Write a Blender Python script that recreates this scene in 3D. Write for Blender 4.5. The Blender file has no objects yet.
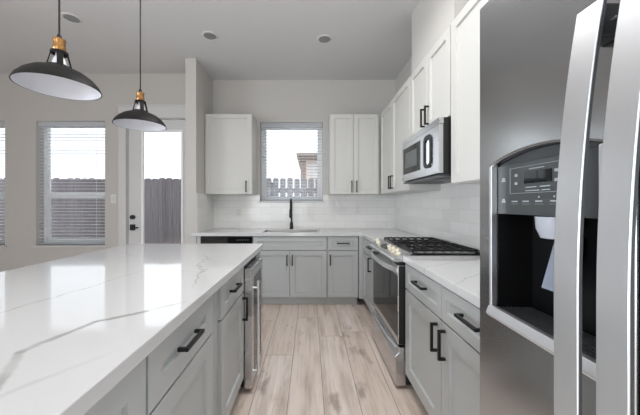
import bpy, bmesh, math, random
from mathutils import Vector
random.seed(7)
S = bpy.context.scene
C = S.collection

# ------------------------------------------------------------------ camera
CAM_Z = 1.262
cd = bpy.data.cameras.new('camera'); cam = bpy.data.objects.new('camera', cd); C.objects.link(cam)
cam.location = (0, 0, CAM_Z); cam.rotation_euler = (math.pi/2, 0, 0)
cd.sensor_fit = 'HORIZONTAL'; cd.sensor_width = 36; cd.lens = 36*285/640
cd.shift_x = 10/640; cd.shift_y = -3.1/640; cd.clip_start = .02
S.camera = cam

# ------------------------------------------------------------------ world, daylight, fill lights, exposure
SKY = 1.7
w = bpy.data.worlds.new('overcast_sky'); S.world = w; w.use_nodes = True
bg = w.node_tree.nodes['Background']; bg.inputs[0].default_value = (.93, .96, 1, 1); bg.inputs[1].default_value = SKY

def area(name, loc, rot, sx, sy, power, col=(1, 1, 1)):
    l = bpy.data.lights.new(name, 'AREA'); l.shape = 'RECTANGLE'; l.size = sx; l.size_y = sy
    l.energy = power; l.color = col
    o = bpy.data.objects.new(name, l); C.objects.link(o); o.location = loc; o.rotation_euler = rot
    return o
R = math.radians
area('rear_fill_light', (-1.3, -3.1, 1.15), (R(90), 0, 0), 2.2, 2.1, 27, (.90, .955, 1))  # added fill from behind the camera, stands in for unseen daylight
area('side_window_daylight', (-5.45, -1.5, 1.1), (0, R(-90), 0), 2.0, 2.4, 120, (.86, .93, 1)).data.spread = R(120)
area('overhead_fill_light', (.05, 1.75, 3.03), (0, 0, 0), .8, 1.2, 16, (1, .99, .975)).data.spread = R(150)  # added overhead fill for floor and counters, no real fixture here
area('upward_fill_light', (-.3, -.3, 2.0), (R(180), 0, 0), .4, .4, 32, (1, .99, .975))  # added fill aimed up, bounces off the ceiling to lift the room
vs = S.view_settings
vs.view_transform = 'Standard'; vs.look = 'None'; vs.gamma = 1; vs.use_curve_mapping = False
vs.exposure = 0.3

# ------------------------------------------------------------------ materials
def srgb(r, g, b):
    f = lambda c: (c/255/12.92) if c/255 <= .04045 else ((c/255+.055)/1.055)**2.4
    return (f(r), f(g), f(b), 1)
class NT:
    def __init__(s, m): s.t = m.node_tree; s.n = s.t.nodes; s.l = s.t.links
    def new(s, typ, **kw):
        n = s.n.new(typ)
        for k, v in kw.items(): setattr(n, k, v)
        return n
    def put(s, inp, v):
        if hasattr(v, 'is_output') or isinstance(v, bpy.types.NodeSocket): s.l.new(v, inp)
        else: inp.default_value = v
    def math(s, op, a, b=None, c=None):
        n = s.new('ShaderNodeMath', operation=op); s.put(n.inputs[0], a)
        if b is not None: s.put(n.inputs[1], b)
        if c is not None: s.put(n.inputs[2], c)
        return n.outputs[0]
    def mix(s, f, a, b):
        n = s.new('ShaderNodeMix', data_type='RGBA'); s.put(n.inputs[0], f); s.put(n.inputs[6], a); s.put(n.inputs[7], b)
        return n.outputs[2]
    def smooth(s, v, a, b, o0=0., o1=1.):
        n = s.new('ShaderNodeMapRange', interpolation_type='SMOOTHSTEP')
        for i, x in enumerate((v, a, b, o0, o1)): s.put(n.inputs[i], x)
        return n.outputs[0]
    def noise(s, vec, scale, detail=3, rough=.5):
        n = s.new('ShaderNodeTexNoise'); s.put(n.inputs['Vector'], vec); n.inputs['Scale'].default_value = scale
        n.inputs['Detail'].default_value = detail; n.inputs['Roughness'].default_value = rough
        return n.outputs[0]
    def pos(s): return s.new('ShaderNodeNewGeometry').outputs['Position']
    def sep(s, v):
        n = s.new('ShaderNodeSeparateXYZ'); s.put(n.inputs[0], v); return n.outputs
    def comb(s, x, y, z):
        n = s.new('ShaderNodeCombineXYZ')
        for i, v in enumerate((x, y, z)): s.put(n.inputs[i], v)
        return n.outputs[0]
    def vmul(s, v, k):
        n = s.new('ShaderNodeVectorMath', operation='MULTIPLY'); s.put(n.inputs[0], v); n.inputs[1].default_value = k
        return n.outputs[0]
def mat(name, col, rough=.5, metal=0., coat=0., spec=.5, vary=0., vscale=3.):
    m = bpy.data.materials.new(name); m.use_nodes = True
    b = m.node_tree.nodes['Principled BSDF']
    b.inputs['Base Color'].default_value = col; b.inputs['Roughness'].default_value = rough
    b.inputs['Metallic'].default_value = metal; b.inputs['Coat Weight'].default_value = coat
    b.inputs['Specular IOR Level'].default_value = spec
    if vary:
        t = NT(m); nz = t.noise(t.pos(), vscale, 4)
        a = tuple(c*(1-vary) for c in col[:3])+(1,); d = tuple(min(1, c*(1+vary)) for c in col[:3])+(1,)
        t.put(b.inputs['Base Color'], t.mix(nz, a, d))
    return m
def bump(m, h, strength, dist=.001):
    t = NT(m); n = t.new('ShaderNodeBump'); n.inputs['Strength'].default_value = strength; n.inputs['Distance'].default_value = dist
    t.put(n.inputs['Height'], h); t.put(m.node_tree.nodes['Principled BSDF'].inputs['Normal'], n.outputs[0])
def steel(name, col, rough, scale):
    m = mat(name, col, rough, 1.0); t = NT(m)
    v = t.vmul(t.pos(), scale); nz = t.noise(v, 1.0, 1)
    b = m.node_tree.nodes['Principled BSDF']
    t.put(b.inputs['Roughness'], t.smooth(nz, .2, .8, rough*.95, rough*1.06))
    t.put(b.inputs['Base Color'], t.mix(nz, tuple(c*.985 for c in col[:3])+(1,), tuple(min(1, c*1.015) for c in col[:3])+(1,)))
    return m

M = {}
M['wall'] = mat('wall_paint', srgb(199, 196, 192), .75, vary=.015)
M['ceil'] = mat('ceiling_paint', srgb(212, 212, 212), .85, vary=.01)
M['trim'] = mat('white_trim_paint', srgb(214, 214, 214), .4)
M['white'] = mat('white_cabinet_paint', srgb(207, 206, 202), .38, vary=.008)
M['grey'] = mat('grey_cabinet_paint', srgb(186, 189, 189), .36, vary=.012)
M['kick'] = mat('grey_toe_kick', srgb(186, 188, 187), .5, vary=.02)
M['black'] = mat('matte_black_metal', srgb(28, 28, 30), .38, .3, vary=.05)
M['steel'] = steel('brushed_steel', (.60, .60, .61, 1), .27, (2, 2, 7))
M['fsteel'] = steel('fridge_steel', (.52, .53, .54, 1), .20, (2, 2, 14))
M['hsteel'] = steel('satin_handle_steel', (.84, .85, .87, 1), .38, (12, 12, 2))
M['chrome'] = mat('polished_steel', (.75, .76, .78, 1), .12, 1.0, vary=.02)
M['blackglass'] = mat('black_glass', srgb(14, 15, 17), .05, 0, 0, .32, vary=.02)
M['blackplastic'] = mat('black_plastic', srgb(22, 22, 24), .42, vary=.05)
M['darkplastic'] = mat('dark_grey_plastic', srgb(62, 64, 66), .35, vary=.03)
M['panelgrey'] = mat('grey_panel_plastic', srgb(80, 83, 84), .3, .4, vary=.03)
M['iron'] = mat('cast_iron', srgb(20, 20, 22), .55, .2, vary=.1, vscale=60)
M['spout'] = mat('pale_grey_plastic', srgb(168, 172, 180), .35, vary=.02)
M['paddle'] = mat('blue_grey_plastic', srgb(120, 128, 142), .2, .0, .4, vary=.02)
M['cavity'] = mat('black_dispenser_liner', srgb(9, 9, 10), .35, 0, 0, .3, vary=.05)
M['marks'] = mat('pale_printed_marks', srgb(152, 158, 162), .6, vary=.02)
M['beige'] = mat('beige_film_wrapped_knob', srgb(228, 221, 200), .42, .15, vary=.06, vscale=60)
M['brass'] = mat('antique_brass', (.42, .22, .085, 1), .30, 1.0, vary=.12, vscale=40)
M['shade'] = mat('dark_bronze_enamel', srgb(24, 23, 22), .5, 0, 0, .2, vary=.06)
M['shadein'] = mat('white_enamel', srgb(216, 217, 224), .4, vary=.01)
M['blind'] = mat('white_blind_slat', srgb(246, 247, 249), .5, vary=.01)
M['vinyl'] = mat('white_vinyl', srgb(246, 247, 248), .45, vary=.01)
M['plate'] = mat('white_switch_plate', srgb(225, 224, 220), .4, vary=.01)
M['lens'] = mat('grey_light_lens', srgb(140, 140, 140), .5, vary=.02)
M['sinksteel'] = steel('sink_steel', (.42, .41, .39, 1), .35, (8, 8, 8))
M['houseside'] = mat('pale_house_siding', srgb(238, 222, 214), .8, vary=.05)
M['houseroof'] = mat('brown_roof_trim', srgb(160, 146, 140), .8, vary=.1)
M['ground'] = mat('bare_ground', srgb(186, 180, 172), .95, vary=.2)
M['bulb'] = mat('clear_bulb_glass', srgb(225, 225, 230), .08, 0, .6, vary=.01)

def make_blind():
    m = M['blind']; t = NT(m); b = m.node_tree.nodes['Principled BSDF']
    tl = t.new('ShaderNodeBsdfTranslucent'); tl.inputs[0].default_value = srgb(248, 250, 252)
    mx = t.new('ShaderNodeMixShader'); mx.inputs[0].default_value = .7
    t.put(mx.inputs[1], b.outputs[0]); t.put(mx.inputs[2], tl.outputs[0]); t.put(m.node_tree.nodes['Material Output'].inputs[0], mx.outputs[0])
make_blind()
def make_glass():
    m = bpy.data.materials.new('window_glass'); m.use_nodes = True; t = NT(m); n = t.n
    n.remove(n['Principled BSDF'])
    tr = t.new('ShaderNodeBsdfTransparent'); gl = t.new('ShaderNodeBsdfGlossy'); gl.inputs['Roughness'].default_value = .02
    fr = t.new('ShaderNodeFresnel'); fr.inputs[0].default_value = 1.3
    mx = t.new('ShaderNodeMixShader'); t.put(mx.inputs[0], fr.outputs[0]); t.put(mx.inputs[1], tr.outputs[0]); t.put(mx.inputs[2], gl.outputs[0])
    tint = t.mix(t.noise(t.pos(), 2.), (.95, .97, .98, 1), (.97, .985, .99, 1)); t.put(tr.inputs[0], tint)
    t.put(n['Material Output'].inputs[0], mx.outputs[0])
    return m
M['glass'] = make_glass()

def make_floor():
    m = mat('oak_plank_floor', (0.4, .35, .3, 1), .42); t = NT(m); b = m.node_tree.nodes['Principled BSDF']
    x, y, z = t.sep(t.pos())
    W, L = .228, 1.52
    u = t.math('DIVIDE', t.math('ADD', x, 20*W-.087), W); row = t.math('FLOOR', u); fu = t.math('FRACT', u)
    wn = t.new('ShaderNodeTexWhiteNoise', noise_dimensions='1D'); t.put(wn.inputs['W'], t.math('ADD', row, 3.7))
    v = t.math('ADD', t.math('DIVIDE', y, L), t.math('ADD', wn.outputs[0], 10.)); col = t.math('FLOOR', v); fv = t.math('FRACT', v)
    w2 = t.new('ShaderNodeTexWhiteNoise', noise_dimensions='2D'); t.put(w2.inputs['Vector'], t.comb(row, col, 0.))
    rid = w2.outputs[0]
    shift = t.math('MULTIPLY', rid, 40.)
    gv = t.comb(t.math('ADD', t.math('MULTIPLY', x, 7.), shift), t.math('ADD', t.math('MULTIPLY', y, .9), shift), rid)
    g1 = t.noise(gv, 1.6, 5, .6)
    fv2 = t.comb(t.math('ADD', t.math('MULTIPLY', x, 60.), shift), t.math('ADD', t.math('MULTIPLY', y, 2.2), shift), rid)
    g2 = t.noise(fv2, 1.0, 4, .6)
    kv = t.comb(t.math('ADD', t.math('MULTIPLY', x, 4.5), shift), t.math('ADD', t.math('MULTIPLY', y, 1.6), shift), 2.)
    kn = t.noise(kv, 1.7, 3, .55)
    base = t.mix(rid, srgb(226, 209, 197), srgb(244, 233, 226))
    c = t.mix(t.smooth(g1, .42, .74, 0., .7), base, srgb(186, 166, 150))
    c = t.mix(t.smooth(g2, .45, .75, 0., .30), c, srgb(140, 122, 110))
    c = t.mix(t.smooth(kn, .60, .74, 0., .6), c, srgb(122, 103, 90))
    c = t.mix(t.smooth(g1, .22, .40, .45, 0.), c, srgb(240, 234, 230))
    eu = t.math('MULTIPLY', t.math('MINIMUM', fu, t.math('SUBTRACT', 1., fu)), W)
    ev = t.math('MULTIPLY', t.math('MINIMUM', fv, t.math('SUBTRACT', 1., fv)), L)
    gap = t.smooth(t.math('MINIMUM', eu, ev), .0008, .0032, 1., 0.)
    c = t.mix(t.math('MULTIPLY', gap, .75), c, srgb(88, 74, 64))
    t.put(b.inputs['Base Color'], c)
    h = t.math('SUBTRACT', t.math('MULTIPLY', g2, .25), gap); bump(m, h, .35, .002)
    return m
M['floor'] = make_floor()

def make_quartz():
    m = mat('white_veined_quartz', (.8, .8, .8, 1), .055, 0, 0, .5); t = NT(m); b = m.node_tree.nodes['Principled BSDF']
    p = t.pos(); x, y, z = t.sep(p)
    n1 = t.math('SUBTRACT', t.noise(p, 2.6, 4, .6), .5); n2 = t.math('SUBTRACT', t.noise(p, 9., 4, .65), .5)
    n3 = t.noise(p, 1.3, 2)
    c = t.mix(t.noise(p, 1.1, 3), srgb(207, 207, 208), srgb(215, 215, 216))
    def vein(p0, p1, amp, w0, col, strength, ext, fade=.15):
        nonlocal c
        d = Vector((p1[0]-p0[0], p1[1]-p0[1])); L = d.length; d.normalize(); nx, ny = -d.y, d.x; k = nx*p0[0]+ny*p0[1]
        s = t.math('ADD', t.math('MULTIPLY', x, nx), t.math('MULTIPLY', y, ny)); s = t.math('SUBTRACT', s, k)
        s = t.math('ADD', s, t.math('ADD', t.math('MULTIPLY', n1, amp), t.math('MULTIPLY', n2, amp*.32)))
        a = t.math('ABSOLUTE', s)
        along = t.math('SUBTRACT', t.math('ADD', t.math('MULTIPLY', x, d.x), t.math('MULTIPLY', y, d.y)), d.x*p0[0]+d.y*p0[1])
        f = t.smooth(a, w0*.25, w0, strength, 0.)
        f = t.math('MULTIPLY', f, t.smooth(along, -ext, -ext+fade, 0., 1.)); f = t.math('MULTIPLY', f, t.smooth(along, L+ext-fade, L+ext, 1., 0.))
        f = t.math('MULTIPLY', f, t.smooth(t.noise(p, 7., 2), .25, .6, .35, 1.))
        c = t.mix(f, c, col)
    g = srgb(150, 148, 145)
    for p0, p1 in (((-.585, .53), (-.684, .672)), ((-.684, .672), (-.640, .85)), ((-.640, .85), (-.538, .935))):
        vein(p0, p1, .07, .014, g, .85, .014, .016)
    vein((-.538, .935), (-.44, 1.02), .07, .010, g, .6, .014, .08)
    vein((-.57, .50), (-.50, .62), .05, .012, srgb(182, 181, 179), .5, .1)
    vein((-1.0, .86), (-.93, 1.25), .15, .008, srgb(176, 175, 173), .6, .3)
    vein((-.71, 1.95), (-.48, 1.24), .22, .007, srgb(160, 158, 155), .6, .1)
    vein((-1.5, 2.2), (-.75, 1.6), .3, .007, srgb(186, 185, 183), .5, .3)
    vein((.72, 1.32), (1.2, 1.75), .12, .008, srgb(176, 178, 180), .6, .2)
    vein((.70, 1.62), (1.2, 1.90), .10, .007, srgb(180, 181, 183), .6, .2)
    vein((-1.3, 3.6), (.4, 4.1), .25, .008, srgb(190, 189, 187), .5, .4)
    sp = t.noise(p, 260., 1); c = t.mix(t.smooth(sp, .62, .75, 0., .10), c, srgb(170, 170, 168))
    t.put(b.inputs['Base Color'], c)
    return m
M['quartz'] = make_quartz()

def make_tile(name, ax):
    m = mat(name, srgb(226, 225, 221), .16, 0, .3); t = NT(m); b = m.node_tree.nodes['Principled BSDF']
    x, y, z = t.sep(t.pos()); h = x if ax == 0 else y
    W, H = .305, .1015
    rv = t.math('DIVIDE', t.math('SUBTRACT', z, .914-H*10), H); row = t.math('FLOOR', rv); fv = t.math('FRACT', rv)
    off = t.math('MULTIPLY', t.math('MODULO', row, 2.), .5)
    ru = t.math('ADD', t.math('DIVIDE', t.math('ADD', h, W*40+.1), W), off); col = t.math('FLOOR', ru); fu = t.math('FRACT', ru)
    eu = t.math('MULTIPLY', t.math('MINIMUM', fu, t.math('SUBTRACT', 1., fu)), W)
    ev = t.math('MULTIPLY', t.math('MINIMUM', fv, t.math('SUBTRACT', 1., fv)), H)
    gap = t.smooth(t.math('MINIMUM', eu, ev), .0008, .0024, 1., 0.)
    wn = t.new('ShaderNodeTexWhiteNoise', noise_dimensions='2D'); t.put(wn.inputs['Vector'], t.comb(row, col, 0.))
    c = t.mix(wn.outputs[0], srgb(231, 230, 227), srgb(241, 240, 238)); c = t.mix(t.math('MULTIPLY', gap, .8), c, srgb(202, 201, 198))
    t.put(b.inputs['Base Color'], c); t.put(b.inputs['Roughness'], t.smooth(gap, 0., 1., .16, .7))
    bump(m, t.math('SUBTRACT', 1., gap), .4, .0015)
    return m
M['tileX'] = make_tile('white_subway_tile', 0); M['tileY'] = make_tile('white_subway_tile_side', 1)

def make_fence(name, ca, cb, gapw):
    m = mat(name, ca, .9); t = NT(m); b = m.node_tree.nodes['Principled BSDF']
    x, y, z = t.sep(t.pos())
    cell = t.math('FLOOR', t.math('DIVIDE', x, .145))
    wn = t.new('ShaderNodeTexWhiteNoise', noise_dimensions='1D'); t.put(wn.inputs['W'], cell)
    g = t.noise(t.comb(t.math('MULTIPLY', x, 40.), y, t.math('MULTIPLY', z, 1.5)), 1.2, 4, .6)
    c = t.mix(wn.outputs[0], ca, cb); c = t.mix(t.smooth(g, .35, .75, 0., .6), c, srgb(92, 84, 84))
    t.put(b.inputs['Base Color'], c); bump(m, g, .5, .004)
    return m
M['fence'] = make_fence('weathered_fence_wood', srgb(146, 140, 145), srgb(126, 120, 124), 0)
M['picket'] = make_fence('washed_picket_wood', srgb(186, 184, 188), srgb(168, 166, 172), 0)  # same fence wood, colour lightened for the wash of light through the blinds

# ------------------------------------------------------------------ mesh helpers
ORG = {}
class MB:
    def __init__(s, T=None): s.b = bmesh.new(); s.T = T or (lambda p: p)
    def v(s, *p): return s.b.verts.new(s.T(p))
    def f(s, vs):
        try: return s.b.faces.new(vs)
        except ValueError: return None
    def box(s, x0, x1, y0, y1, z0, z1):
        q = [s.v(x, y, z) for x in (x0, x1) for y in (y0, y1) for z in (z0, z1)]
        for a in ((0, 1, 3, 2), (4, 6, 7, 5), (0, 4, 5, 1), (2, 3, 7, 6), (0, 2, 6, 4), (1, 5, 7, 3)): s.f([q[i] for i in a])
        return s
    def prism(s, pts, a, b, axis):
        # pts: 2D polygon in the two other axes (in xyz order); extruded from a to b along axis
        def P(p, h):
            l = list(p); l.insert(axis, h); return s.v(*l)
        A = [P(p, a) for p in pts]; B = [P(p, b) for p in pts]; n = len(pts)
        s.f(A); s.f(B[::-1])
        for i in range(n): s.f([A[i], A[(i+1) % n], B[(i+1) % n], B[i]])
        return s
    def grid(s, us, vs, filled, n0, n1, warp=None):
        # slab in (u, n, v) with holes where filled(i, j) is False
        wv = warp or (lambda u, v: (u, v))
        U, V = len(us), len(vs); F = {}; B = {}
        def g(D, i, j, n):
            if (i, j) not in D:
                u, v = wv(us[i], vs[j]); D[(i, j)] = s.v(u, n, v)
            return D[(i, j)]
        ok = lambda i, j: 0 <= i < U-1 and 0 <= j < V-1 and filled(i, j)
        for i in range(U-1):
            for j in range(V-1):
                if not ok(i, j): continue
                c = [(i, j), (i+1, j), (i+1, j+1), (i, j+1)]
                s.f([g(F, *q, n0) for q in c]); s.f([g(B, *q, n1) for q in c][::-1])
                for k, (di, dj) in enumerate(((0, -1), (1, 0), (0, 1), (-1, 0))):
                    if not ok(i+di, j+dj):
                        a, d = c[k], c[(k+1) % 4]
                        s.f([g(F, *a, n0), g(B, *a, n1), g(B, *d, n1), g(F, *d, n0)])
        return s
    def lathe(s, prof, c, axis=2, seg=32, closed=False):
        rings = []
        for r, h in prof:
            ring = []
            for k in range(seg):
                a = 2*math.pi*k/seg; p = [r*math.cos(a), r*math.sin(a)]; p.insert(axis, h)
                ring.append(s.v(c[0]+p[0], c[1]+p[1], c[2]+p[2]))
            rings.append(ring)
        n = len(rings)
        for i in range(n if closed else n-1):
            A, B = rings[i], rings[(i+1) % n]
            for k in range(seg): s.f([A[k], A[(k+1) % seg], B[(k+1) % seg], B[k]])
        if not closed: s.f(rings[0][::-1]); s.f(rings[-1])
        return s
    def cyl(s, c, r, h, axis=2, seg=24): return s.lathe([(r, 0), (r, h)], c, axis, seg)
    def tube(s, path, r, seg=10, sq=False):
        P = [Vector(p) for p in path]; rings = []; up = None
        for i, p in enumerate(P):
            d = (P[min(i+1, len(P)-1)]-P[max(i-1, 0)]).normalized()
            if up is None:
                up = Vector((0, 0, 1)) if abs(d.z) < .9 else Vector((1, 0, 0))
            a = d.cross(up).normalized(); up = a.cross(d).normalized()
            rr = r[i] if isinstance(r, (list, tuple)) else r
            rings.append([s.v(*(p+(a*math.cos(2*math.pi*k/seg)+up*math.sin(2*math.pi*k/seg))*rr)) for k in range(seg)])
        for A, B in zip(rings, rings[1:]):
            for k in range(seg): s.f([A[k], A[(k+1) % seg], B[(k+1) % seg], B[k]])
        s.f(rings[0][::-1]); s.f(rings[-1])
        return s
    def shaker(s, u0, u1, z0, z1, n0, n1, st=.058, rec=.0125, slope=.003):
        # recessed-panel front, back at n0, face at n1 (n1 outward)
        sg = 1 if n1 > n0 else -1
        def ring(d, n): return [s.v(u0+d, n, z0+d), s.v(u1-d, n, z0+d), s.v(u1-d, n, z1-d), s.v(u0+d, n, z1-d)]
        e = .0015
        R = [ring(0, n0), ring(0, n1-sg*e), ring(e, n1), ring(st, n1), ring(st+slope, n1-sg*rec)]
        for A, B in zip(R, R[1:]):
            for k in range(4): s.f([A[k], A[(k+1) % 4], B[(k+1) % 4], B[k]])
        s.f(R[0]); s.f(R[-1])
        return s

def finish(o, bevel, smooth, seg=2):
    if bevel:
        m = o.modifiers.new('edge', 'BEVEL'); m.width = bevel; m.segments = seg; m.limit_method = 'ANGLE'; m.angle_limit = R(40)
        m.harden_normals = False
    if smooth:
        for p in o.data.polygons: p.use_smooth = True
        try: o.data.set_sharp_from_angle(angle=R(38))
        except Exception: pass
def obj(name, mb, m, parent=None, bevel=0, smooth=False, origin=None, kind=None, seg=2):
    bmesh.ops.recalc_face_normals(mb.b, faces=mb.b.faces)
    me = bpy.data.meshes.new(name); o = bpy.data.objects.new(name, me); C.objects.link(o)
    if parent is not None: org = ORG[parent.name]
    else: org = Vector(origin) if origin else Vector((0, 0, 0))
    for v in mb.b.verts: v.co -= org
    mb.b.to_mesh(me); mb.b.free(); me.materials.append(m)
    if parent is not None: o.parent = parent
    else: o.location = org
    ORG[o.name] = org
    if kind: o['kind'] = kind
    finish(o, bevel, smooth, seg)
    return o
def tag(o, label, cat, group=None):
    o['label'] = label; o['category'] = cat
    if group: o['group'] = group
    return o
def thing(name, label, cat, loc, group=None):
    o = bpy.data.objects.new(name, None); C.objects.link(o); o.location = loc; o.empty_display_size = .1
    ORG[o.name] = Vector(loc)
    return tag(o, label, cat, group)
def struct(name, mb, m, parent=None, **k): return obj(name, mb, m, parent, kind='structure', **k)

# frames: (u along the run, n outward from the wall, z up) -> world
def TB(u, n, z): return (u, -n, z)      # faces the camera; n = -Y
TBACK = lambda p: (p[0], -p[1], p[2])
TRIGHT = lambda p: (-p[1], p[0], p[2])  # faces -X: n = -X, u = Y
TISL = lambda p: (p[1], p[0], p[2])     # faces +X: n = X, u = Y
def xyz(T): return T

# ------------------------------------------------------------------ room dimensions
H = 3.062; YB = 4.12; YL = 3.92; XR = 1.235; XS = -1.40; XL = -5.6; YR = -3.2
CT = .914

# floor, ceiling, ground
struct('floor', MB().box(XL, XR, YR, YB, -.04, 0), M['floor'])
struct('ceiling', MB().box(XL-.2, XR+.15, YR, YB+.2, H, H+.12), M['ceil'])
struct('ground', MB().box(-16, 12, YB+.2, 26, -.30, -.12), M['ground'])
# kitchen back wall with window opening
KW = (-.722, .183, 1.31, 2.45)
b = MB(TBACK); b.grid([XS-.135, KW[0], KW[1], XR+.15], [0, KW[2], KW[3], H], lambda i, j: not (i == 1 and j == 1), -YB, -YB-.2)
struct('wall_back', b, M['wall'])
# living room exterior wall with two windows and door opening
W2 = (-3.769, -2.82, .70, 2.41); W3 = (-5.15, -4.195, .70, 2.41); D1 = (-2.517, -1.58, 0, 2.44)
b = MB(TBACK)
us = [XL-.2, W3[0], W3[1], W2[0], W2[1], D1[0], D1[1], XS-.135]; vs_ = [0, .70, 2.41, 2.44, H]
b.grid(us, vs_, lambda i, j: not ((i in (1, 3) and j == 1) or (i == 5 and j <= 2)), -YL, -YL-.2)
struct('wall_front', b, M['wall'])
struct('wall_partition', MB().box(XS-.135, XS, 3.505, YB, 0, H), M['wall'], bevel=.004)
struct('wall_right', MB().box(XR, XR+.15, YR, YB, 0, H), M['wall'])
struct('wall_left', MB().box(XL-.2, XL, YR, YL, 0, H), M['wall'])
struct('wall_chase', MB().box(.962, XR, 1.905, 2.70, 2.468, H), M['wall'], bevel=.003)
b = MB(TBACK); b.grid([XL, -2.5, -.1, XR], [0, .05, 2.4, H], lambda i, j: not (i == 1 and j == 1), -YR-.15, -YR)
struct('wall_rear', b, M['wall'])
struct('baseboard_front', MB().box(XL, D1[0]-.11, YL-.015, YL, 0, .13), M['trim'], bevel=.003)
struct('baseboard_partition', MB().box(XS-.15, XS-.135, 3.505, YL, 0, .13), M['trim'], bevel=.003)
# backsplash tile on the three kitchen walls
b = MB(TBACK); b.grid([XS, KW[0], KW[1], XR-.008], [CT, KW[2], 1.40], lambda i, j: not (i == 1 and j == 1), -YB, -YB+.008)
struct('backsplash_back', b, M['tileX'])
struct('backsplash_right', MB().box(XR-.008, XR, .75, YB-.008, CT, 1.47), M['tileY'])
struct('backsplash_left', MB().box(XS, XS+.008, 3.515, YB-.008, CT, 1.40), M['tileY'])

# ------------------------------------------------------------------ windows, blinds, door
def window(name, W, yw, midrail):
    x0, x1, z0, z1 = W; fw = .042
    g = yw+.115
    b = MB(TBACK)
    def ringpts(x0, x1, z0, z1, w, n0, n1):
        b.grid([x0, x0+w, x1-w, x1], [z0, z0+w, z1-w, z1], lambda i, j: not (i == 1 and j == 1), -n0, -n1)
    ringpts(x0, x1, z0, z1, fw, g, g+.07)
    fr = struct(name, b, M['vinyl'], bevel=.002)
    b = MB(TBACK)
    if midrail:
        b.box(x0+fw, x1-fw, -g-.05, -g-.015, midrail-.025, midrail+.025)
        b.grid([x0+fw, x0+fw+.035, x1-fw-.035, x1-fw], [z0+fw, z0+fw+.035, midrail-.06, midrail-.025], lambda i, j: not (i == 1 and j == 1), -g-.01, -g-.04)
    else:
        b.grid([x0+fw, x0+fw+.03, x1-fw-.03, x1-fw], [z0+fw, z0+fw+.03, z1-fw-.03, z1-fw], lambda i, j: not (i == 1 and j == 1), -g-.01, -g-.05)
    struct('sash', b, M['vinyl'], fr, bevel=.002)
    struct('pane', MB().box(x0+fw, x1-fw, g+.041, g+.046, z0+fw, z1-fw), M['glass'], fr)
    struct('window_sill', MB().box(x0-.03, x1+.03, yw-.02, yw+.115, z0-.025, z0+.0), M['trim'], fr, bevel=.003)
    return fr
def blind(W, yb, label, tilt, pitch=.045):
    x0, x1, z0, z1 = W; x0 += .008; x1 -= .008
    t = thing('window_blind', label, 'window blind', ((x0+x1)/2, yb, z0+.004), 'white slatted blinds')
    obj('head_rail', MB().box(x0, x1, yb-.03, yb+.03, z1-.062, z1-.002), M['blind'], t, bevel=.003)
    b = MB(); z = z0+.055; ct, st = math.cos(tilt), math.sin(tilt)
    while z < z1-.07:
        w_, h_ = .025, .0016
        pts = [(-w_, -h_), (-w_*.4, h_*.7), (w_*.4, h_*.7), (w_, -h_), (w_, h_), (w_*.4, h_*2.7), (-w_*.4, h_*2.7), (-w_, h_)]
        pts = [(yb+p[0]*ct-p[1]*st, z+p[0]*st+p[1]*ct) for p in pts]
        b.prism(pts, x0+.004, x1-.004, 0); z += pitch
    obj('slats', b, M['blind'], t)
    obj('bottom_rail', MB().box(x0+.004, x1-.004, yb-.025, yb+.025, z0+.006, z0+.024), M['blind'], t, bevel=.003)
    for fx in (.14, .86):
        x = x0+(x1-x0)*fx
        obj('ladder_cord', MB().box(x-.0012, x+.0012, yb-.0275, yb-.0255, z0+.01, z1-.06), M['blind'], t)
window('window_1', KW, YB, None)
window('window_2', W2, YL, 1.41)
window('window_3', W3, YL, 1.41)
blind(KW, YB+.055, 'white slatted blind in the kitchen window above the sink', R(4))
blind(W2, YL+.055, 'white slatted blind in the full dining window beside the glazed door', R(3))
blind(W3, YL+.055, 'white slatted blind cut off by the left edge of the photo', R(3))

# glazed exterior door
x0, x1, z0, z1 = D1; gx0, gx1, gz0, gz1 = -2.325, -1.765, .26, 2.285
b = MB(TBACK); b.grid([x0+.004, gx0, gx1, x1-.004], [.012, gz0, gz1, z1-.004], lambda i, j: not (i == 1 and j == 1), -YL-.03, -YL-.075)
door = struct('door_1', b, M['trim'], bevel=.002)
b = MB(TBACK); b.grid([gx0-.012, gx0+.02, gx1-.02, gx1+.012], [gz0-.012, gz0+.02, gz1-.02, gz1+.012], lambda i, j: not (i == 1 and j == 1), -YL-.022, -YL-.05)
struct('glazing_bead', b, M['vinyl'], door, bevel=.003)
struct('pane', MB().box(gx0, gx1, YL+.054, YL+.060, gz0, gz1), M['glass'], door)
b = MB(); b.cyl((-2.45, YL-.002, 1.085), .030, .032, 1).box(-2.478, -2.422, YL+.0, YL+.03, .905, .985).cyl((-2.45, YL-.03, .945), .011, .04, 1).tube([(-2.45, YL-.035, .945), (-2.40, YL-.038, .945), (-2.345, YL-.035, .943)], .010)
obj('door_handle', b, M['black'], door, smooth=True, kind='structure')
b = MB(TBACK)
b.box(x0-.11, x0-.004, -YL, -YL+.018, 0, z1+.01); b.box(x1+.0, XS-.136, -YL, -YL+.012, 0, z1+.01)
b.box(x0-.11, XS-.136, -YL, -YL+.018, z1+.01, z1+.165); b.box(x0-.125, XS-.136, -YL, -YL+.03, z1+.165, z1+.185)
struct('trim_1', b, M['trim'], bevel=.002)
b = MB(TBACK); b.box(x0-.003, x0+.003, -YL-.1, -YL, 0, z1); b.box(x1-.003, x1+.003, -YL-.1, -YL, 0, z1); b.box(x0, x1, -YL-.1, -YL, z1-.003, z1+.003)
struct('trim_2', b, M['trim'])

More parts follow.
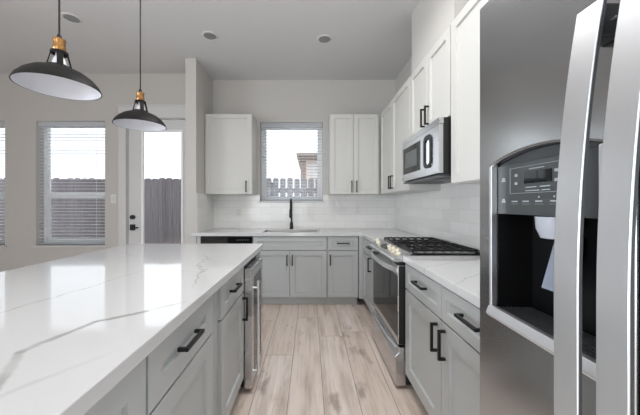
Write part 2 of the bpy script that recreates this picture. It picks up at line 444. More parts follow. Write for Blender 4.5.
# ------------------------------------------------------------------ outdoors
def fence(name, label, xa, xb, gap, y, fm):
    t = thing(name, label, 'fence', ((xa+xb)/2, y, -.12))
    b = MB(); x = xa; w_ = .145-gap; k = 0
    while x+.145 <= xb+1e-4:
        top = 1.80+random.uniform(-.012, .012)
        b.prism([(x, -.1), (x+w_, -.1), (x+w_, top-.03), (x+w_-.022, top), (x+.022, top), (x, top-.03)], y, y+.018, 1)
        x += .145; k += 1
    obj('boards', b, fm, t)
    for z in (.2, .9, 1.5): obj('rail', MB().box(xa, xb, y+.02, y+.06, z, z+.09), fm, t)
    x = xa+.5
    while x+.09 < xb:
        obj('post', MB().box(x, x+.09, y+.062, y+.15, -.12, 1.72), fm, t); x += 2.4
    return t
fence('board_fence', 'grey weathered board fence outside the dining windows and door', -9.2, -1.35, .004, 5.85, M['fence'])
fence('picket_fence', 'light-washed fence of spaced pickets seen through the kitchen window', -1.34, 2.0, .028, 5.85, M['picket'])
b = MB(); b.box(-2.07, -1.80, 5.79, 5.848, 1.13, 1.22).box(-2.10, -2.06, 5.79, 5.848, 1.10, 1.25)
tag(obj('gate_latch', b, M['iron'], origin=(-1.93, 5.84, 1.13)), 'dark metal latch on the fence behind the door glass', 'latch')
HY = 11.
hx = lambda px: (px-310)/285*HY
hz = lambda py: CAM_Z+(204.4-py)/285*HY
t = thing('neighbour_house', 'pale neighbouring house corner with brown eaves above the picket fence', 'house', (1.2, HY+2, -.12))
obj('wall', MB().box(hx(301), 5, HY, HY+5, -.12, hz(159)), M['houseside'], t)
obj('corner_board', MB().box(hx(301)-.02, hx(306), HY-.04, HY-.001, -.12, hz(159)), M['houseroof'], t)
b = MB(); b.box(hx(298.5), 5, HY-.4, HY-.002, hz(160), hz(158)).prism([(HY-.55, hz(158)), (HY+5, hz(158)), (HY+5, hz(154)), (HY-.55, hz(155))], hx(297), 5, 0)
obj('roof_eave', b, M['houseroof'], t)
b = MB(TBACK); b.box(hx(310.5), hx(316), -HY+.001, -HY+.05, hz(178), hz(163))
obj('window', b, M['trim'], t)

# ------------------------------------------------------------------ cabinet builders
def pull(T, u, z, n, length, vertical, parent):
    b = MB(T); h = length/2; s = .0065; so = .036
    if vertical:
        b.box(u-s, u+s, n+so-.013, n+so, z-h, z+h)
        for k in (-1, 1): b.box(u-s, u+s, n, n+so-.0125, z+k*(h-s)-s, z+k*(h-s)+s)
    else:
        b.box(u-h, u+h, n+so-.013, n+so, z-s, z+s)
        for k in (-1, 1): b.box(u+k*(h-s)-s, u+k*(h-s)+s, n, n+so-.0125, z-s, z+s)
    obj('handle', b, M['black'], parent, bevel=.0015)
def front(T, kind, u0, u1, z0, z1, n, m, parent, hnd=None, st=.058):
    d = obj(kind, MB(T).shaker(u0, u1, z0, z1, n, n+.02, st), m, parent)
    if hnd: pull(T, hnd[0], hnd[1], n+.02, hnd[2], hnd[3], d)
    return d
def base_cabinet(T, u0, u1, nb, nf, label, fronts, hollow=False, group=None, kick=True, top=.872, bot=.105, kickd=.075, name='base_cabinet'):
    c = T(((u0+u1)/2, (nb+nf)/2, 0))
    t = thing(name, label, 'cabinet', c, group)
    b = MB(T)
    if hollow:
        b.box(u0+.0006, u0+.019, nb, nf, bot, top).box(u1-.019, u1-.0006, nb, nf, bot, top).box(u0+.019, u1-.019, nb, nf, bot, bot+.019)
        b.box(u0+.019, u1-.019, nf-.02, nf, bot+.019, top).box(u0+.019, u1-.019, nb, nb+.01, bot+.019, top)
    else: b.box(u0+.0006, u1-.0006, nb, nf, bot, top)
    obj('body', b, M['grey'], t, bevel=0 if hollow else .001)
    if kick: obj('toe_kick', MB(T).box(u0+.0006, u1-.0006, nb, nf-kickd, 0, bot-.0005), M['kick'], t)
    for f in fronts: front(T, f[0], f[1], f[2], f[3], f[4], nf, M['grey'], t, f[5] if len(f) > 5 else None, f[6] if len(f) > 6 else .058)
    return t
ZD0, ZD1 = .118, .688      # base doors
ZR0, ZR1 = .697, .862      # base drawers
GB = 'grey base cabinets'
# back run: fronts at Y = 3.515 (n = -Y)
NBF = -3.535; NBB = -4.10
base_cabinet(TBACK, -.712, .211, NBB, NBF, 'grey two-door sink cabinet under the kitchen window', [
    ('drawer_front', -.704, .204, ZR0, ZR1),
    ('door', -.704, -.253, ZD0, ZD1, (-.283, .575, .13, True)), ('door', -.247, .204, ZD0, ZD1, (-.217, .575, .13, True))], group=GB, name='sink_cabinet', hollow=True)
base_cabinet(TBACK, .213, .600, NBB, NBF, 'narrow grey cabinet with one drawer and door right of the sink cabinet', [
    ('drawer', .222, .590, ZR0, ZR1, (.408, .783, .155, False), .05), ('door', .222, .590, ZD0, ZD1, (.250, .578, .13, True))], group=GB)
tag(obj('filler_panel', MB().box(-1.398, -1.350, 3.515, 4.08, 0, .872), M['grey'], origin=(-1.374, 3.8, 0), bevel=.001), 'narrow grey filler strip between partition wall and dishwasher', 'filler panel')
# right run: fronts face -X, n = -X
NRF = -.665; NRB = -1.22
tag(obj('corner_filler', MB().box(.603, .665, 3.49, 3.56, .105, .872), M['grey'], origin=(.63, 3.52, .105), bevel=.001), 'grey filler strip in the inside corner of the base cabinets', 'filler panel')
base_cabinet(TRIGHT, 2.712, 3.485, NRB, NRF, 'grey base cabinet between the range and the back corner', [
    ('drawer', 2.72, 3.46, ZR0, ZR1, (3.03, .80, .15, False)), ('door', 2.72, 3.46, ZD0, ZD1, (3.02, .62, .15, True))], group=GB)
base_cabinet(TRIGHT, .83, 1.935, NRB, NRF, 'grey two-drawer cabinet between the range and refrigerator', [
    ('drawer', 1.405, 1.928, ZR0, ZR1, (1.648, .795, .155, False), .05), ('drawer', .85, 1.397, ZR0, ZR1, (1.13, .795, .155, False), .05),
    ('door', 1.405, 1.928, ZD0, ZD1, (1.444, .59, .145, True), .075), ('door', .85, 1.397, ZD0, ZD1, (1.360, .59, .145, True), .075)], group=GB)
# island: fronts face +X
NIF = -.457; NIB = -1.06
GI = 'grey island cabinets'
base_cabinet(TISL, .42, .766, NIB, NIF, 'nearest grey island cabinet cut off by the bottom of the photo', [
    ('door', .428, .760, .118, .862, None, .075)], group=GI)
base_cabinet(TISL, .768, 1.354, NIB, NIF, 'grey island cabinet with the nearest visible drawer pull', [
    ('drawer', .772, 1.275, .690, .866, (1.012, .782, .15, False), .07), ('door', .772, 1.285, .118, .680, (.805, .57, .145, True), .075)], group=GI)
base_cabinet(TISL, 1.356, 1.886, NIB, NIF, 'grey island cabinet standing next to the wine cooler', [
    ('drawer', 1.412, 1.880, .690, .866, (1.62, .790, .15, False), .06), ('door', 1.412, 1.880, .118, .680, (1.845, .585, .150, True), .075)], group=GI)
tag(obj('end_panel', MB().box(-1.06, -.437, 2.318, 2.50, 0, .872), M['grey'], origin=(-.75, 2.41, 0), bevel=.001), 'grey panel closing the far end of the island', 'cabinet panel')
tag(obj('island_back_panel', MB().box(-1.30, -1.062, .42, 2.50, 0, .872), M['grey'], origin=(-1.18, 1.3, 0), bevel=.001), 'grey back panel along the seating side of the island', 'cabinet panel')

# countertops
TOPT = lambda p: (p[0], p[2], p[1])
def top_slab(name, us, vs, filled, label):
    return tag(obj(name, MB(TOPT).grid(us, vs, filled, CT, CT-.041), M['quartz'], origin=((us[0]+us[-1])/2, (vs[0]+vs[-1])/2, CT-.041), bevel=.0025), label, 'countertop')
SX0, SX1, SY0, SY1 = -.61, .115, 3.59, 3.985
top_slab('countertop', [-1.452, XS+.0, SX0, SX1, .632, XR-.009], [2.712, 3.487, 3.504, SY0, SY1, YB-.009],
    lambda i, j: (j == 0 and i == 4) or (j == 1) or (j >= 2 and 1 <= i) and not (i == 2 and j == 3),
    'white quartz counter running along the back wall around the sink')
top_slab('countertop', [.632, XR-.009], [.825, 1.937], lambda i, j: True, 'white veined quartz counter between range and refrigerator')
tag(obj('island_countertop', MB().box(-1.596, -.416, .395, 2.53, CT-.0415, CT), M['quartz'], origin=(-1.0, 1.3, CT-.043), bevel=.003), 'large white veined quartz island top with window reflections', 'countertop')

# ------------------------------------------------------------------ upper cabinets
def upper(T, u0, u1, z0, z1, nb, nf, label, doors, name='wall_cabinet', st=.06):
    c = T(((u0+u1)/2, (nb+nf)/2, z0))
    t = thing(name, label, 'wall cabinet', c, 'white wall cabinets')
    obj('body', MB(T).box(u0+.0006, u1-.0006, nb, nf, z0, z1), M['white'], t, bevel=.001)
    for d in doors: front(T, 'door', d[0], d[1], z0+.006, z1-.006, nf, M['white'], t, d[2], st)
    return t
UZ0, UZ1 = 1.395, 2.468
NUB = -YB+.001; NUF = -3.805
upper(TBACK, -1.398, -.768, UZ0, UZ1, NUB, NUF, 'white single-door wall cabinet left of the kitchen window', [(-1.392, -.774, (-.845, 1.50, .15, True))])
upper(TBACK, .262, .930, UZ0, UZ1, NUB, NUF, 'white two-door wall cabinet right of the kitchen window', [(.268, .575, (.552, 1.50, .15, True)), (.579, .905, (.618, 1.50, .15, True))])
NVB = -XR+.001; NVF = -.955
upper(TRIGHT, 2.672, 3.80, UZ0, UZ1, NVB, NVF, 'white two-door wall cabinet between microwave and back corner', [(3.257, 3.78, (3.29, 1.515, .15, True)), (2.678, 3.253, (3.215, 1.515, .15, True))])
upper(TRIGHT, 1.902, 2.668, 1.852, UZ1, NVB, NVF, 'white two-door cabinet mounted over the microwave', [(2.287, 2.662, (2.325, 1.965, .15, True)), (1.908, 2.283, (2.245, 1.965, .15, True))], name='over_microwave_cabinet')
upper(TRIGHT, .80, 1.898, UZ0, UZ1, NVB, NVF, 'tall white wall cabinet between microwave and refrigerator', [(1.352, 1.890, (1.395, 1.515, .15, True)), (.808, 1.348, (1.305, 1.515, .15, True))])

# ------------------------------------------------------------------ sink and faucet
t = thing('sink', 'steel undermount sink set in the back counter', 'sink', ((SX0+SX1)/2, (SY0+SY1)/2, .68))
b = MB(); o_ = .012
x0, x1, y0, y1 = SX0+.0075, SX1-.0075, SY0+.0075, SY1-.0075
def basin(b, x0, x1, y0, y1, zt, zb, th, taper):
    def ring(d, z): return [b.v(x0+d, y0+d, z), b.v(x1-d, y0+d, z), b.v(x1-d, y1-d, z), b.v(x0+d, y1-d, z)]
    Rg = [ring(-.006, zt), ring(th, zt), ring(th+taper, zb+th), ]
    Ro = [ring(-.006, zt-.003), ring(-.001+taper*.5, zb)]
    seq = [Rg[2], Rg[1], Rg[0], Ro[0], Ro[1]]
    for A, B in zip(seq, seq[1:]):
        for k in range(4): b.f([A[k], A[(k+1) % 4], B[(k+1) % 4], B[k]])
    b.f(Rg[2]); b.f(Ro[1])
basin(b, x0, x1, y0, y1, CT-.002, .69, .004, .012)
obj('basin', b, M['sinksteel'], t)
obj('drain', MB().lathe([(.045, 0), (.045, .003), (.03, .004), (.02, .001)], ((SX0+SX1)/2, (SY0+SY1)/2+.05, .6965)), M['chrome'], t, smooth=True)
fx, fy = -.262, 4.03
t = thing('faucet', 'tall black gooseneck faucet behind the sink', 'faucet', (fx, fy, CT))
obj('base', MB().lathe([(.030, 0), (.030, .008), (.024, .014), (.022, .09), (.017, .10)], (fx, fy, CT)), M['black'], t, smooth=True)
path = [(fx, fy, CT+.09), (fx, fy, CT+.20), (fx, fy, CT+.31)]
for k in range(1, 11):
    a = math.pi*k/10; path.append((fx, fy-.09+.09*math.cos(a), CT+.33+.09*math.sin(a)))
path.append((fx, fy-.18, CT+.27))
obj('spout', MB().tube(path, .0125, 12), M['black'], t, smooth=True)
obj('spray_head', MB().lathe([(.015, .0), (.019, -.02), (.020, -.10), (.017, -.12)], (fx, fy-.18, CT+.285)), M['black'], t, smooth=True)
obj('lever', MB().tube([(fx, fy+.02, CT+.055), (fx, fy+.035, CT+.065), (fx, fy+.05, CT+.10)], [.009, .008, .006], 10), M['black'], t, smooth=True)

# ------------------------------------------------------------------ dishwasher
t = thing('dishwasher', 'black-topped dishwasher under the back counter beside the partition', 'dishwasher', (-1.03, 3.8, 0))
obj('body', MB().box(-1.346, -.716, 3.54, 4.09, .10, .868), M['blackplastic'], t)
obj('door', MB().box(-1.344, -.718, 3.505, 3.539, .115, .77), M['steel'], t, bevel=.003)
cp = obj('control_panel', MB().box(-1.344, -.718, 3.497, 3.539, .773, .866), M['blackglass'], t, bevel=.003)
obj('pocket_handle', MB().box(-1.14, -.93, 3.492, 3.496, .80, .832), M['blackglass'], cp, bevel=.001)
b = MB()
for k in range(5): b.box(-.90+k*.032, -.884+k*.032, 3.4945, 3.4965, .823, .827)
obj('buttons', b, M['marks'], cp)
obj('toe_kick', MB().box(-1.344, -.718, 3.60, 4.09, .0, .0995), M['blackplastic'], t)

# ------------------------------------------------------------------ wine cooler in the island
t = thing('wine_cooler', 'steel-framed glass-door wine cooler built into the island', 'wine cooler', (-.75, 2.10, 0))
WY0, WY1, WX = 1.895, 2.305, -.385
obj('body', MB().box(-1.04, -.442, WY0-.004, WY1+.008, .05, .866), M['blackplastic'], t)
obj('toe_kick', MB().box(-1.04, -.50, WY0, WY1, .0, .0495), M['blackplastic'], t)
d = obj('door', MB(TISL).grid([WY0, WY0+.06, WY1-.05, WY1], [.035, .10, .765, .835], lambda i, j: not (i == 1 and j == 1), -.437, WX), M['steel'], t, bevel=.003)
obj('glass', MB(TISL).box(WY0+.061, WY1-.051, -.43, WX-.006, .101, .764), M['blackglass'], d)
b = MB(); hx_, hy_ = -.350, WY0+.032
b.tube([(hx_, hy_, .095), (hx_, hy_, .745)], .0095, 14)
for z in (.14, .70): b.tube([(WX-.002, hy_, z), (hx_, hy_, z)], .006, 10)
obj('handle', b, M['hsteel'], d, smooth=True)

# ------------------------------------------------------------------ gas range
RY0, RY1 = 1.942, 2.706; RX = .60
t = thing('gas_range', 'stainless slide-in gas range between the right base cabinets', 'range', (.90, 2.324, 0))
obj('body', MB().box(.655, 1.21, RY0, RY1, .03, .908), M['blackplastic'], t, bevel=.002)
# control panel: sloped wedge overhanging the front
b = MB(); b.prism([(.572, .868), (.562, .880), (.572, .893), (.676, .934), (.70, .934), (.70, .868)], RY0-.001, RY1+.001, 1)
cp = obj('control_panel', b, M['steel'], t, bevel=.003)
sl = Vector((.104, 0, .041)).normalized(); nr = Vector((-sl.z, 0, sl.x))
def onpanel(s, y, h): p = Vector((.572, y, .893))+sl*s+nr*h; return p
def knob(y):
    b = MB(); rings = []
    for r, h in ((.021, .0), (.021, .006), (.017, .010), (.016, .028), (.013, .031)):
        rings.append([b.b.verts.new(onpanel(.055, y, h)+(sl*math.cos(2*math.pi*k/20)+Vector((0, 1, 0))*math.sin(2*math.pi*k/20))*r) for k in range(20)])
    for A, B in zip(rings, rings[1:]):
        for k in range(20): b.f([A[k], A[(k+1) % 20], B[(k+1) % 20], B[k]])
    b.f(rings[0][::-1]); b.f(rings[-1])
    q = [onpanel(.055+a, y+c, h) for h in (.030, .040) for a, c in ((-.016, -.004), (.016, -.004), (.016, .004), (-.016, .004))]
    vv = [b.b.verts.new(p) for p in q]
    for a in ((0, 1, 2, 3), (4, 5, 6, 7), (0, 1, 5, 4), (1, 2, 6, 5), (2, 3, 7, 6), (3, 0, 4, 7)): b.f([vv[i] for i in a])
    k = obj('knob', b, M['beige'], cp, smooth=True); return k
for y in (2.595, 2.20, 2.105, 2.01): knob(y)
b = MB(); q = [b.b.verts.new(onpanel(s_, y, h)) for h in (0, .002) for s_, y in ((.03, 2.27), (.085, 2.27), (.085, 2.46), (.03, 2.46))]
for a in ((0, 1, 2, 3), (4, 5, 6, 7), (0, 1, 5, 4), (1, 2, 6, 5), (2, 3, 7, 6), (3, 0, 4, 7)): b.f([q[i] for i in a])
obj('display', b, M['darkplastic'], cp)
# oven door
d = obj('oven_door', MB(TRIGHT).grid([RY0+.002, RY0+.045, RY1-.045, RY1-.002], [.305, .36, .765, .845], lambda i, j: not (i == 1 and j == 1), -.654, -RX), M['steel'], t, bevel=.003)
obj('glass', MB().box(RX-.002, .650, RY0+.012, RY1-.012, .352, .772), M['blackglass'], d, bevel=.001)
obj('door_edge', MB().box(RX+.006, .6545, RY0-.0015, RY0+.0018, .31, .84), M['blackplastic'], d)
b = MB(); pts = []
n_ = 16
inner, outer = [], []
for k in range(n_+1):
    f = k/n_; y = RY0+.01+(RY1-RY0-.02)*f; bow = .058*(1-(2*f-1)**4)*.65+.016*(1-(2*f-1)**2)
    outer.append((RX-.006-bow, y)); inner.append((RX-.006-bow+.016, y))
b.prism(outer+inner[::-1], .795, .828, 2)
b.box(RX-.008, RX+.004, RY0+.004, RY0+.034, .795, .828); b.box(RX-.008, RX+.004, RY1-.034, RY1-.004, .795, .828)
obj('handle', b, M['hsteel'], d, bevel=.004)
obj('vent_slot', MB().box(RX+.01, .654, RY0+.01, RY1-.01, .848, .866), M['blackplastic'], t)
# storage drawer
b = MB(); b.prism([(.585, .025), (.654, .025), (.654, .285), (.606, .285), (.606, .250), (.580, .225)], RY0+.001, RY1-.001, 1)
dr = obj('storage_drawer', b, M['steel'], t, bevel=.003)
b = MB(); n_ = 12; outer, inner = [], []
for k in range(n_+1):
    f = k/n_; y = RY0+.06+(RY1-RY0-.12)*f; bow = .02*(1-(2*f-1)**2)
    outer.append((.598-bow, y)); inner.append((.606, y))
b.prism(outer+inner[::-1], .256, .272, 2)
obj('handle', b, M['hsteel'], dr, bevel=.003)
# cooktop
ct = obj('cooktop', MB().box(.682, 1.225, RY0-.001, RY1+.001, .909, .925), M['blackglass'], t, bevel=.003)
obj('burner_tray', MB().box(.70, 1.155, RY0+.022, RY1-.022, .9252, .9284), M['steel'], ct, bevel=.001)
obj('rear_trim', MB().box(1.165, 1.224, RY0, RY1, .9285, .945), M['steel'], t, bevel=.002)
for cx, cy, r in ((.82, 2.13, .05), (1.05, 2.13, .04), (.82, 2.52, .045), (1.05, 2.52, .038)):
    bn = obj('burner', MB().lathe([(r, 0), (r, .008), (r*.85, .010), (r*.85, .016), (r*.8, .019)], (cx, cy, .9285)), M['iron'], ct, smooth=True)
def grate(y0, y1):
    b = MB(); x0, x1 = .70, 1.155; z0, z1 = .940, .953; s = .006
    for y in (y0+s, y1-s): b.box(x0, x1, y-s, y+s, z0, z1)
    for x in (x0+s, x1-s): b.box(x-s, x+s, y0+2*s, y1-2*s, z0, z1)
    ym = (y0+y1)/2
    for k in range(1, 7):
        x = x0+(x1-x0)*k/7; h = .021 if k % 2 == 0 else .017
        b.box(x-s*.8, x+s*.8, y0+2*s, ym-.05, z0+.003, z1+.004); b.box(x-s*.8, x+s*.8, ym+.05, y1-2*s, z0+.003, z1+.004)
    b.box(x0+2*s, x1-2*s, ym-s, ym+s, z0, z1)
    for x in (x0+s, x1-s):
        for y in (y0+s, y1-s): b.box(x-s, x+s, y-s, y+s, .9255 if y in (y0+s, y1-s) and (abs(y-RY0) < .021 or abs(y-RY1) < .021) else .9286, z0)
    obj('grate', b, M['iron'], t, bevel=.0015)
grate(RY0+.012, 2.295); grate(2.352, RY1-.012)

# ------------------------------------------------------------------ microwave
MY0, MY1, MZ0, MZ1, MX = 1.908, 2.664, 1.452, 1.848, .862
t = thing('microwave', 'stainless over-range microwave under the small upper cabinet', 'microwave', (1.05, 2.286, MZ0))
obj('body', MB().box(MX+.034, XR-.001, MY0, MY1, MZ0+.012, MZ1-.001), M['blackplastic'], t, bevel=.002)
d = obj('door', MB(TRIGHT).grid([2.118, 2.225, MY1-.03, MY1], [MZ0+.02, MZ0+.082, MZ1-.085, MZ1-.045], lambda i, j: not (i == 1 and j == 1), -MX-.032, -MX), M['steel'], t, bevel=.003)
obj('window', MB(TRIGHT).grid([2.222, 2.285, MY1-.075, MY1-.027], [MZ0+.079, MZ0+.125, MZ1-.125, MZ1-.083], lambda i, j: True, -MX-.028, -MX-.001), M['blackglass'], d)
obj('window_screen', MB(TRIGHT).box(2.30, MY1-.085, -MX-.0008, -MX+.0008, MZ0+.13, MZ1-.13), M['panelgrey'], d)
b = MB(TRIGHT)
def rr(u0, u1, z0, z1, r, n=6):
    P = []
    for cx, cz, a0 in ((u1-r, z1-r, 0), (u0+r, z1-r, 90), (u0+r, z0+r, 180), (u1-r, z0+r, 270)):
        for k in range(n+1):
            a = R(a0+90*k/n); P.append((cx+r*math.cos(a), cz+r*math.sin(a)))
    return P
def ringprism(b, o, i, n0, n1):
    O0 = [b.v(p[0], n0, p[1]) for p in o]; O1 = [b.v(p[0], n1, p[1]) for p in o]
    I0 = [b.v(p[0], n0, p[1]) for p in i]; I1 = [b.v(p[0], n1, p[1]) for p in i]; n = len(o)
    for k in range(n):
        j = (k+1) % n
        b.f([O0[k], O0[j], O1[j], O1[k]]); b.f([I0[k], I0[j], I1[j], I1[k]]); b.f([O0[k], O0[j], I0[j], I0[k]]); b.f([O1[k], O1[j], I1[j], I1[k]])
ringprism(b, rr(2.015, 2.150, MZ0+.075, MZ1-.080, .045), rr(2.040, 2.125, MZ0+.10, MZ1-.115, .032), -MX-.002, -MX+.010)
obj('handle', b, M['blackplastic'], d, bevel=.003)
cp = obj('control_panel', MB().box(MX, MX+.032, MY0, 2.116, MZ0+.02, MZ1-.045), M['steel'], t, bevel=.003)
obj('keypad', MB().box(MX-.0015, MX+.001, 2.02, 2.112, MZ0+.09, MZ1-.11), M['chrome'], cp)
obj('vent_grille', MB().box(MX+.004, MX+.034, MY0, MY1, MZ1-.043, MZ1-.001), M['steel'], t, bevel=.002)
b = MB(); b.box(MX+.01, XR-.01, MY0+.005, MY1-.005, MZ0, MZ0+.0115)
un = obj('underside', b, M['darkplastic'], t)
obj('grease_filter', MB().box(MX+.08, MX+.25, MY0+.06, MY0+.30, MZ0-.003, MZ0-.0005), M['blackplastic'], un)
obj('grease_filter', MB().box(MX+.08, MX+.25, MY1-.30, MY1-.06, MZ0-.003, MZ0-.0005), M['blackplastic'], un)

# ------------------------------------------------------------------ refrigerator
FX = .47
t = thing('refrigerator', 'tall stainless side-by-side refrigerator with ice and water dispenser', 'refrigerator', (.85, .33, 0))
obj('body', MB().box(.586, 1.21, -.115, .782, .03, 1.785), M['darkplastic'], t, bevel=.004)
obj('base_grille', MB().box(.60, .63, -.11, .78, .005, .0295), M['blackplastic'], t)
DY0, DY1, DZ0, DZ1 = .460, .740, .978, 1.362
cols = [.412, DY0]+[DY0+(DY1-DY0)*k/12 for k in range(1, 12)]+[DY1, .793]
rows = [.065, DZ0, DZ1, 1.805]
def warp(u, v):
    if v == DZ1 and DY0-1e-6 <= u <= DY1+1e-6:
        f = (u-DY0)/(DY1-DY0); return (u, DZ1+.022*(1-(2*f-1)**2))
    return (u, v)
fd = obj('freezer_door', MB(TRIGHT).grid(cols, rows, lambda i, j: not (j == 1 and 1 <= i <= 12), -.58, -FX, warp), M['fsteel'], t, bevel=.006, seg=3, smooth=True)
rd = obj('fridge_door', MB().box(FX, .58, -.118, .406, .065, 1.805), M['fsteel'], t, bevel=.006, seg=3, smooth=True)
# dispenser pieces inside the freezer door
b = MB(TRIGHT)
def ring4(u0, u1, z0, z1, n): return [b.v(u0, n, z0), b.v(u1, n, z0), b.v(u1, n, z1), b.v(u0, n, z1)]
e = .0008
Rs = [ring4(DY0+e, DY1-e, DZ0+e, 1.358, -FX-.0165), ring4(DY0+e, DY1-e, DZ0+e, 1.358, -.575)]
Rs2 = [ring4(DY0+.003, DY1-.003, DZ0+.003, 1.355, -FX-.0165), ring4(DY0+.01, DY1-.01, DZ0+.01, 1.352, -.570)]
# a box with an open front (walls 3 mm)
for A, B_ in ((Rs[0], Rs[1]), (Rs2[0], Rs2[1]), (Rs[0], Rs2[0])):
    for k in range(4): b.f([A[k], A[(k+1) % 4], B_[(k+1) % 4], B_[k]])
b.f(Rs[1]); b.f(Rs2[1])
obj('dispenser_cavity', b, M['cavity'], fd)
obj('control_panel', MB(TRIGHT).prism([(DY0+.002, 1.238), (DY1-.002, 1.238), (DY1-.002, 1.358), (DY0+.002, 1.358)], -.50, -FX-.015, 1), M['panelgrey'], fd, bevel=.001)
obj('dispenser_hood', MB(TRIGHT).prism([(DY0+.002, 1.3585), (DY1-.002, 1.3585)]+[(DY0+.002+(DY1-DY0-.004)*(1-k/12), 1.3615+.0215*(1-(1-2*k/12)**2)) for k in range(0, 13)], -.50, -FX-.022, 1), M['darkplastic'], fd)
PX = FX+.015
def mark(name, boxes, m, d=.0012):
    b = MB(TRIGHT)
    for u0, u1, z0, z1 in boxes: b.box(u0, u1, -PX+.0001, -PX+d, z0, z1)
    return obj(name, b, m, fd)
mark('display', [(.608, .644, 1.309, 1.335), (.571, .606, 1.309, 1.335)], M['blackglass'])
lines = [(.545, .690, 1.347, 1.3478), (.545, .690, 1.2875, 1.2883), (.545, .5458, 1.2883, 1.347), (.6892, .690, 1.2883, 1.347)]
txt = [(.59, .63, 1.3395, 1.3415), (.61, .64, 1.299, 1.3012), (.575, .60, 1.299, 1.3012), (.602, .64, 1.2915, 1.2935), (.575, .596, 1.2915, 1.2935)]
for u in (.67, .56): txt += [(u-.004, u+.004, 1.327, 1.333), (u-.004, u+.004, 1.308, 1.314)]
for u in (.675, .64, .603, .565): txt += [(u-.009, u+.009, 1.2675, 1.2705), (u-.011, u+.011, 1.2625, 1.2632)]
for u in (.603, .565): txt += [(u-.0015, u+.0015, 1.276, 1.280)]
mark('panel_marks', lines+txt, M['marks'])
for u, z in ((.713, 1.318), (.713, 1.266)):
    b = MB(TRIGHT)
    b.prism([(u-.008, z), (u+.008, z), (u+.004, z+.010), (u-.004, z+.010)], -PX+.0001, -PX+.001, 1)
    obj('panel_icon', b, M['marks'], fd)
obj('spout', MB().lathe([(.036, .046), (.034, .02), (.026, .0), (.022, .0)], (.522, .605, 1.190)), M['spout'], fd, smooth=True)
b = MB(); b.prism([(.552, 1.195), (.557, 1.195), (.526, 1.075), (.518, 1.075)], .58, .640, 1)
obj('paddle', b, M['paddle'], fd, bevel=.002)
b = MB()
for k in range(9):
    x = .486+k*.0095; b.box(x, x+.0042, DY0+.006, DY1-.006, .994, .999)
for y in (.515, .60, .685): b.box(.484, .566, y-.002, y+.002, .991, .9945)
obj('drip_grille', b, M['panelgrey'], fd)
b = MB(TRIGHT)
ya, yb_ = DY0-.006, DY1+.006
b.prism([(-FX-.012, .9785), (-FX-.0005, .9785), (-FX-.0005, .974), (-FX+.006, .974), (-FX+.011, .981), (-FX+.003, 1.001), (-FX-.012, 1.001)], ya, yb_, 0)
obj('drip_tray_lip', b, M['hsteel'], fd, bevel=.002)
for u0, u1 in ((DY1-.003, DY1+.006), (DY0-.006, DY0+.003)):
    obj('dispenser_trim', MB(TRIGHT).box(u0, u1, -FX-.0145, -FX+.002, 1.0015, 1.36), M['hsteel'], fd, bevel=.002)
def fridge_handle(y0, y1, parent, mount_side):
    z0, z1 = .62, 1.572; n_ = 24; b = MB(); O, I, K = [], [], []
    for k in range(n_+1):
        f = k/n_; z = z0+(z1-z0)*f
        top = max(0, (z-1.12)/(z1-1.12)); bot = max(0, (.95-z)/(.95-z0))
        x = .398+.038*top**2+.038*bot**2*.8
        O.append((x, z)); I.append((x+.0028, z)); K.append((x+.009, z))
    # profile in (x, z) extruded along y
    b.prism(O+I[::-1], y0, y1, 1)
    obj('handle', b, M['hsteel'], parent, bevel=.001, smooth=True)
    core = MB().prism([(p[0]+.0002, p[1]) for p in I]+K[::-1], y0+.0015, y1-.0015, 1)
    obj('handle_core', core, M['darkplastic'], parent, bevel=.001, smooth=True)
    for za, zb in ((1.515, 1.566), (.626, .68)):
        obj('handle_mount', MB().box(.436, FX-.0005, y0+.004, y1-.004, za, zb), M['blackplastic'], parent, bevel=.003)
    for z in (1.542, .65): obj('set_screw', MB().cyl((.458, y0+.0, z), .004, .0045, 1, 12), M['chrome'], parent, smooth=True)
fridge_handle(.424, .466, fd, 1)
fridge_handle(.356, .397, rd, -1)

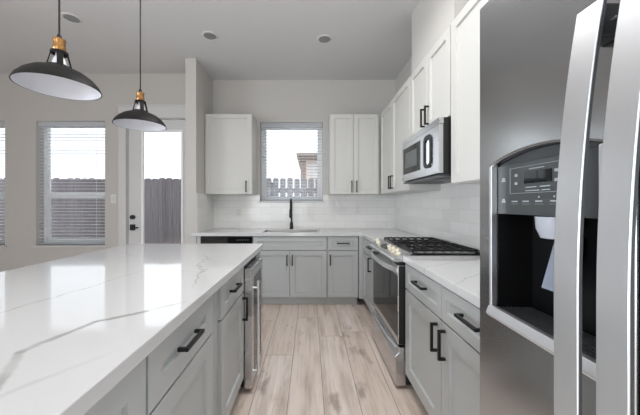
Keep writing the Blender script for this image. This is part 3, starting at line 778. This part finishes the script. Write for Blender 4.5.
# ------------------------------------------------------------------ pendant lamps
def pendant(x, y, label):
    zr = 1.726; t = thing('pendant_lamp', label, 'pendant lamp', (x, y, zr), 'barn pendants over the island')
    out = [(.1385, 0), (.1365, .006), (.130, .020), (.112, .042), (.088, .060), (.060, .073), (.040, .080), (.036, .086)]
    inn = [(r-.0035, h-.0015 if k else h) for k, (r, h) in enumerate(out)]
    b = MB(); b.lathe(out+[(.034, .086)]+inn[::-1][1:], (x, y, zr), seg=48, closed=True)
    sh = obj('shade', b, M['shade'], t, smooth=True)
    b = MB(); o2 = [(r-.004, h-.0012) for r, h in out[1:]]; i2 = [(r-.0046, h-.002) for r, h in out[1:]]
    o2 = [(.1355, .0005)]+o2; i2 = [(.1345, .0002)]+i2
    b.lathe(o2+i2[::-1], (x, y, zr), seg=48, closed=True)
    obj('shade_lining', b, M['shadein'], sh, smooth=True)
    b = MB()   # open cage neck
    for k in range(4):
        a = math.pi/4+k*math.pi/2; w_ = .010
        ca, sa = math.cos(a), math.sin(a)
        q = [(ca*r-sa*s_, sa*r+ca*s_, h) for h, r in ((.080, .040), (.138, .027)) for r, s_ in ((r, -w_), (r, w_), (r-.003, w_), (r-.003, -w_))]
        vv = [b.v(x+p[0], y+p[1], zr+p[2]) for p in q]
        for f in ((0, 1, 2, 3), (4, 5, 6, 7), (0, 1, 5, 4), (1, 2, 6, 5), (2, 3, 7, 6), (3, 0, 4, 7)): b.f([vv[i] for i in f])
    b.lathe([(.029, .134), (.029, .144), (.020, .146), (.020, .134)], (x, y, zr), closed=True)
    b.lathe([(.042, .076), (.041, .084), (.034, .084), (.034, .078)], (x, y, zr), closed=True)
    obj('neck_cage', b, M['shade'], sh, smooth=True)
    obj('bulb', MB().lathe([(.012, .14), (.014, .125), (.024, .105), (.026, .092), (.018, .078), (.006, .074)], (x, y, zr)), M['bulb'], t, smooth=True)
    obj('socket', MB().lathe([(.019, .1462), (.020, .150), (.0215, .152), (.0215, .162), (.0195, .164), (.0195, .182), (.021, .185), (.021, .193), (.012, .196)], (x, y, zr)), M['brass'], t, smooth=True)
    obj('strain_relief', MB().lathe([(.008, .196), (.0085, .205), (.004, .218)], (x, y, zr), seg=16), M['black'], t, smooth=True)
    obj('cord', MB().cyl((x, y, zr+.216), .0034, H-.02-zr-.216, 2, 12), M['black'], t, smooth=True)
    obj('canopy', MB().lathe([(.06, 0), (.06, -.014), (.05, -.022), (.006, -.024)], (x, y, H)), M['black'], t, smooth=True)
    return t
pendant(-1.0, 1.137, 'nearer dark barn pendant with white inside hanging over the island')
pendant(-1.0, 1.68, 'farther dark barn pendant hanging in front of the glazed door')

# ------------------------------------------------------------------ ceiling lights, outlets, switch
def can(x, y, label):
    t = thing('recessed_light', label, 'recessed light', (x, y, H), 'recessed ceiling lights')
    obj('trim_ring', MB().lathe([(.085, 0), (.083, -.006), (.068, -.010), (.062, -.002), (.062, 0)], (x, y, H), seg=40), M['trim'], t, smooth=True)
    obj('lens', MB().lathe([(.061, -.0005), (.061, -.004), (.03, -.006)], (x, y, H-.0035), seg=40), M['lens'], t, smooth=True)
can(-1.066, 3.04, 'round recessed ceiling light nearest the partition wall')
can(.158, 3.10, 'round recessed ceiling light above the aisle before the range wall')
can(-2.30, 2.752, 'round recessed ceiling light behind the nearer pendant cord')
def outlet(x, z, label):
    t = thing('wall_outlet', label, 'outlet', (x, YB-.008, z), 'outlets in the tile backsplash')
    obj('plate', MB().box(x-.036, x+.036, YB-.0135, YB-.0082, z-.058, z+.058), M['plate'], t, bevel=.002)
    b = MB()
    for k in (-.024, .024): b.box(x-.016, x+.016, YB-.0155, YB-.0137, z+k-.015, z+k+.015)
    obj('sockets', b, M['trim'], t, bevel=.001)
outlet(-1.03, 1.15, 'white outlet in the tile below the left wall cabinet')
outlet(.68, 1.18, 'white outlet in the tile below the right-hand back wall cabinet')
t = thing('light_switch', 'white light switch on the wall between dining window and door', 'light switch', (-2.70, YL, 1.34))
obj('plate', MB().box(-2.735, -2.665, YL-.006, YL-.0005, 1.28, 1.40), M['plate'], t, bevel=.002)
obj('rocker', MB().box(-2.716, -2.684, YL-.010, YL-.0062, 1.307, 1.373), M['trim'], t, bevel=.002)
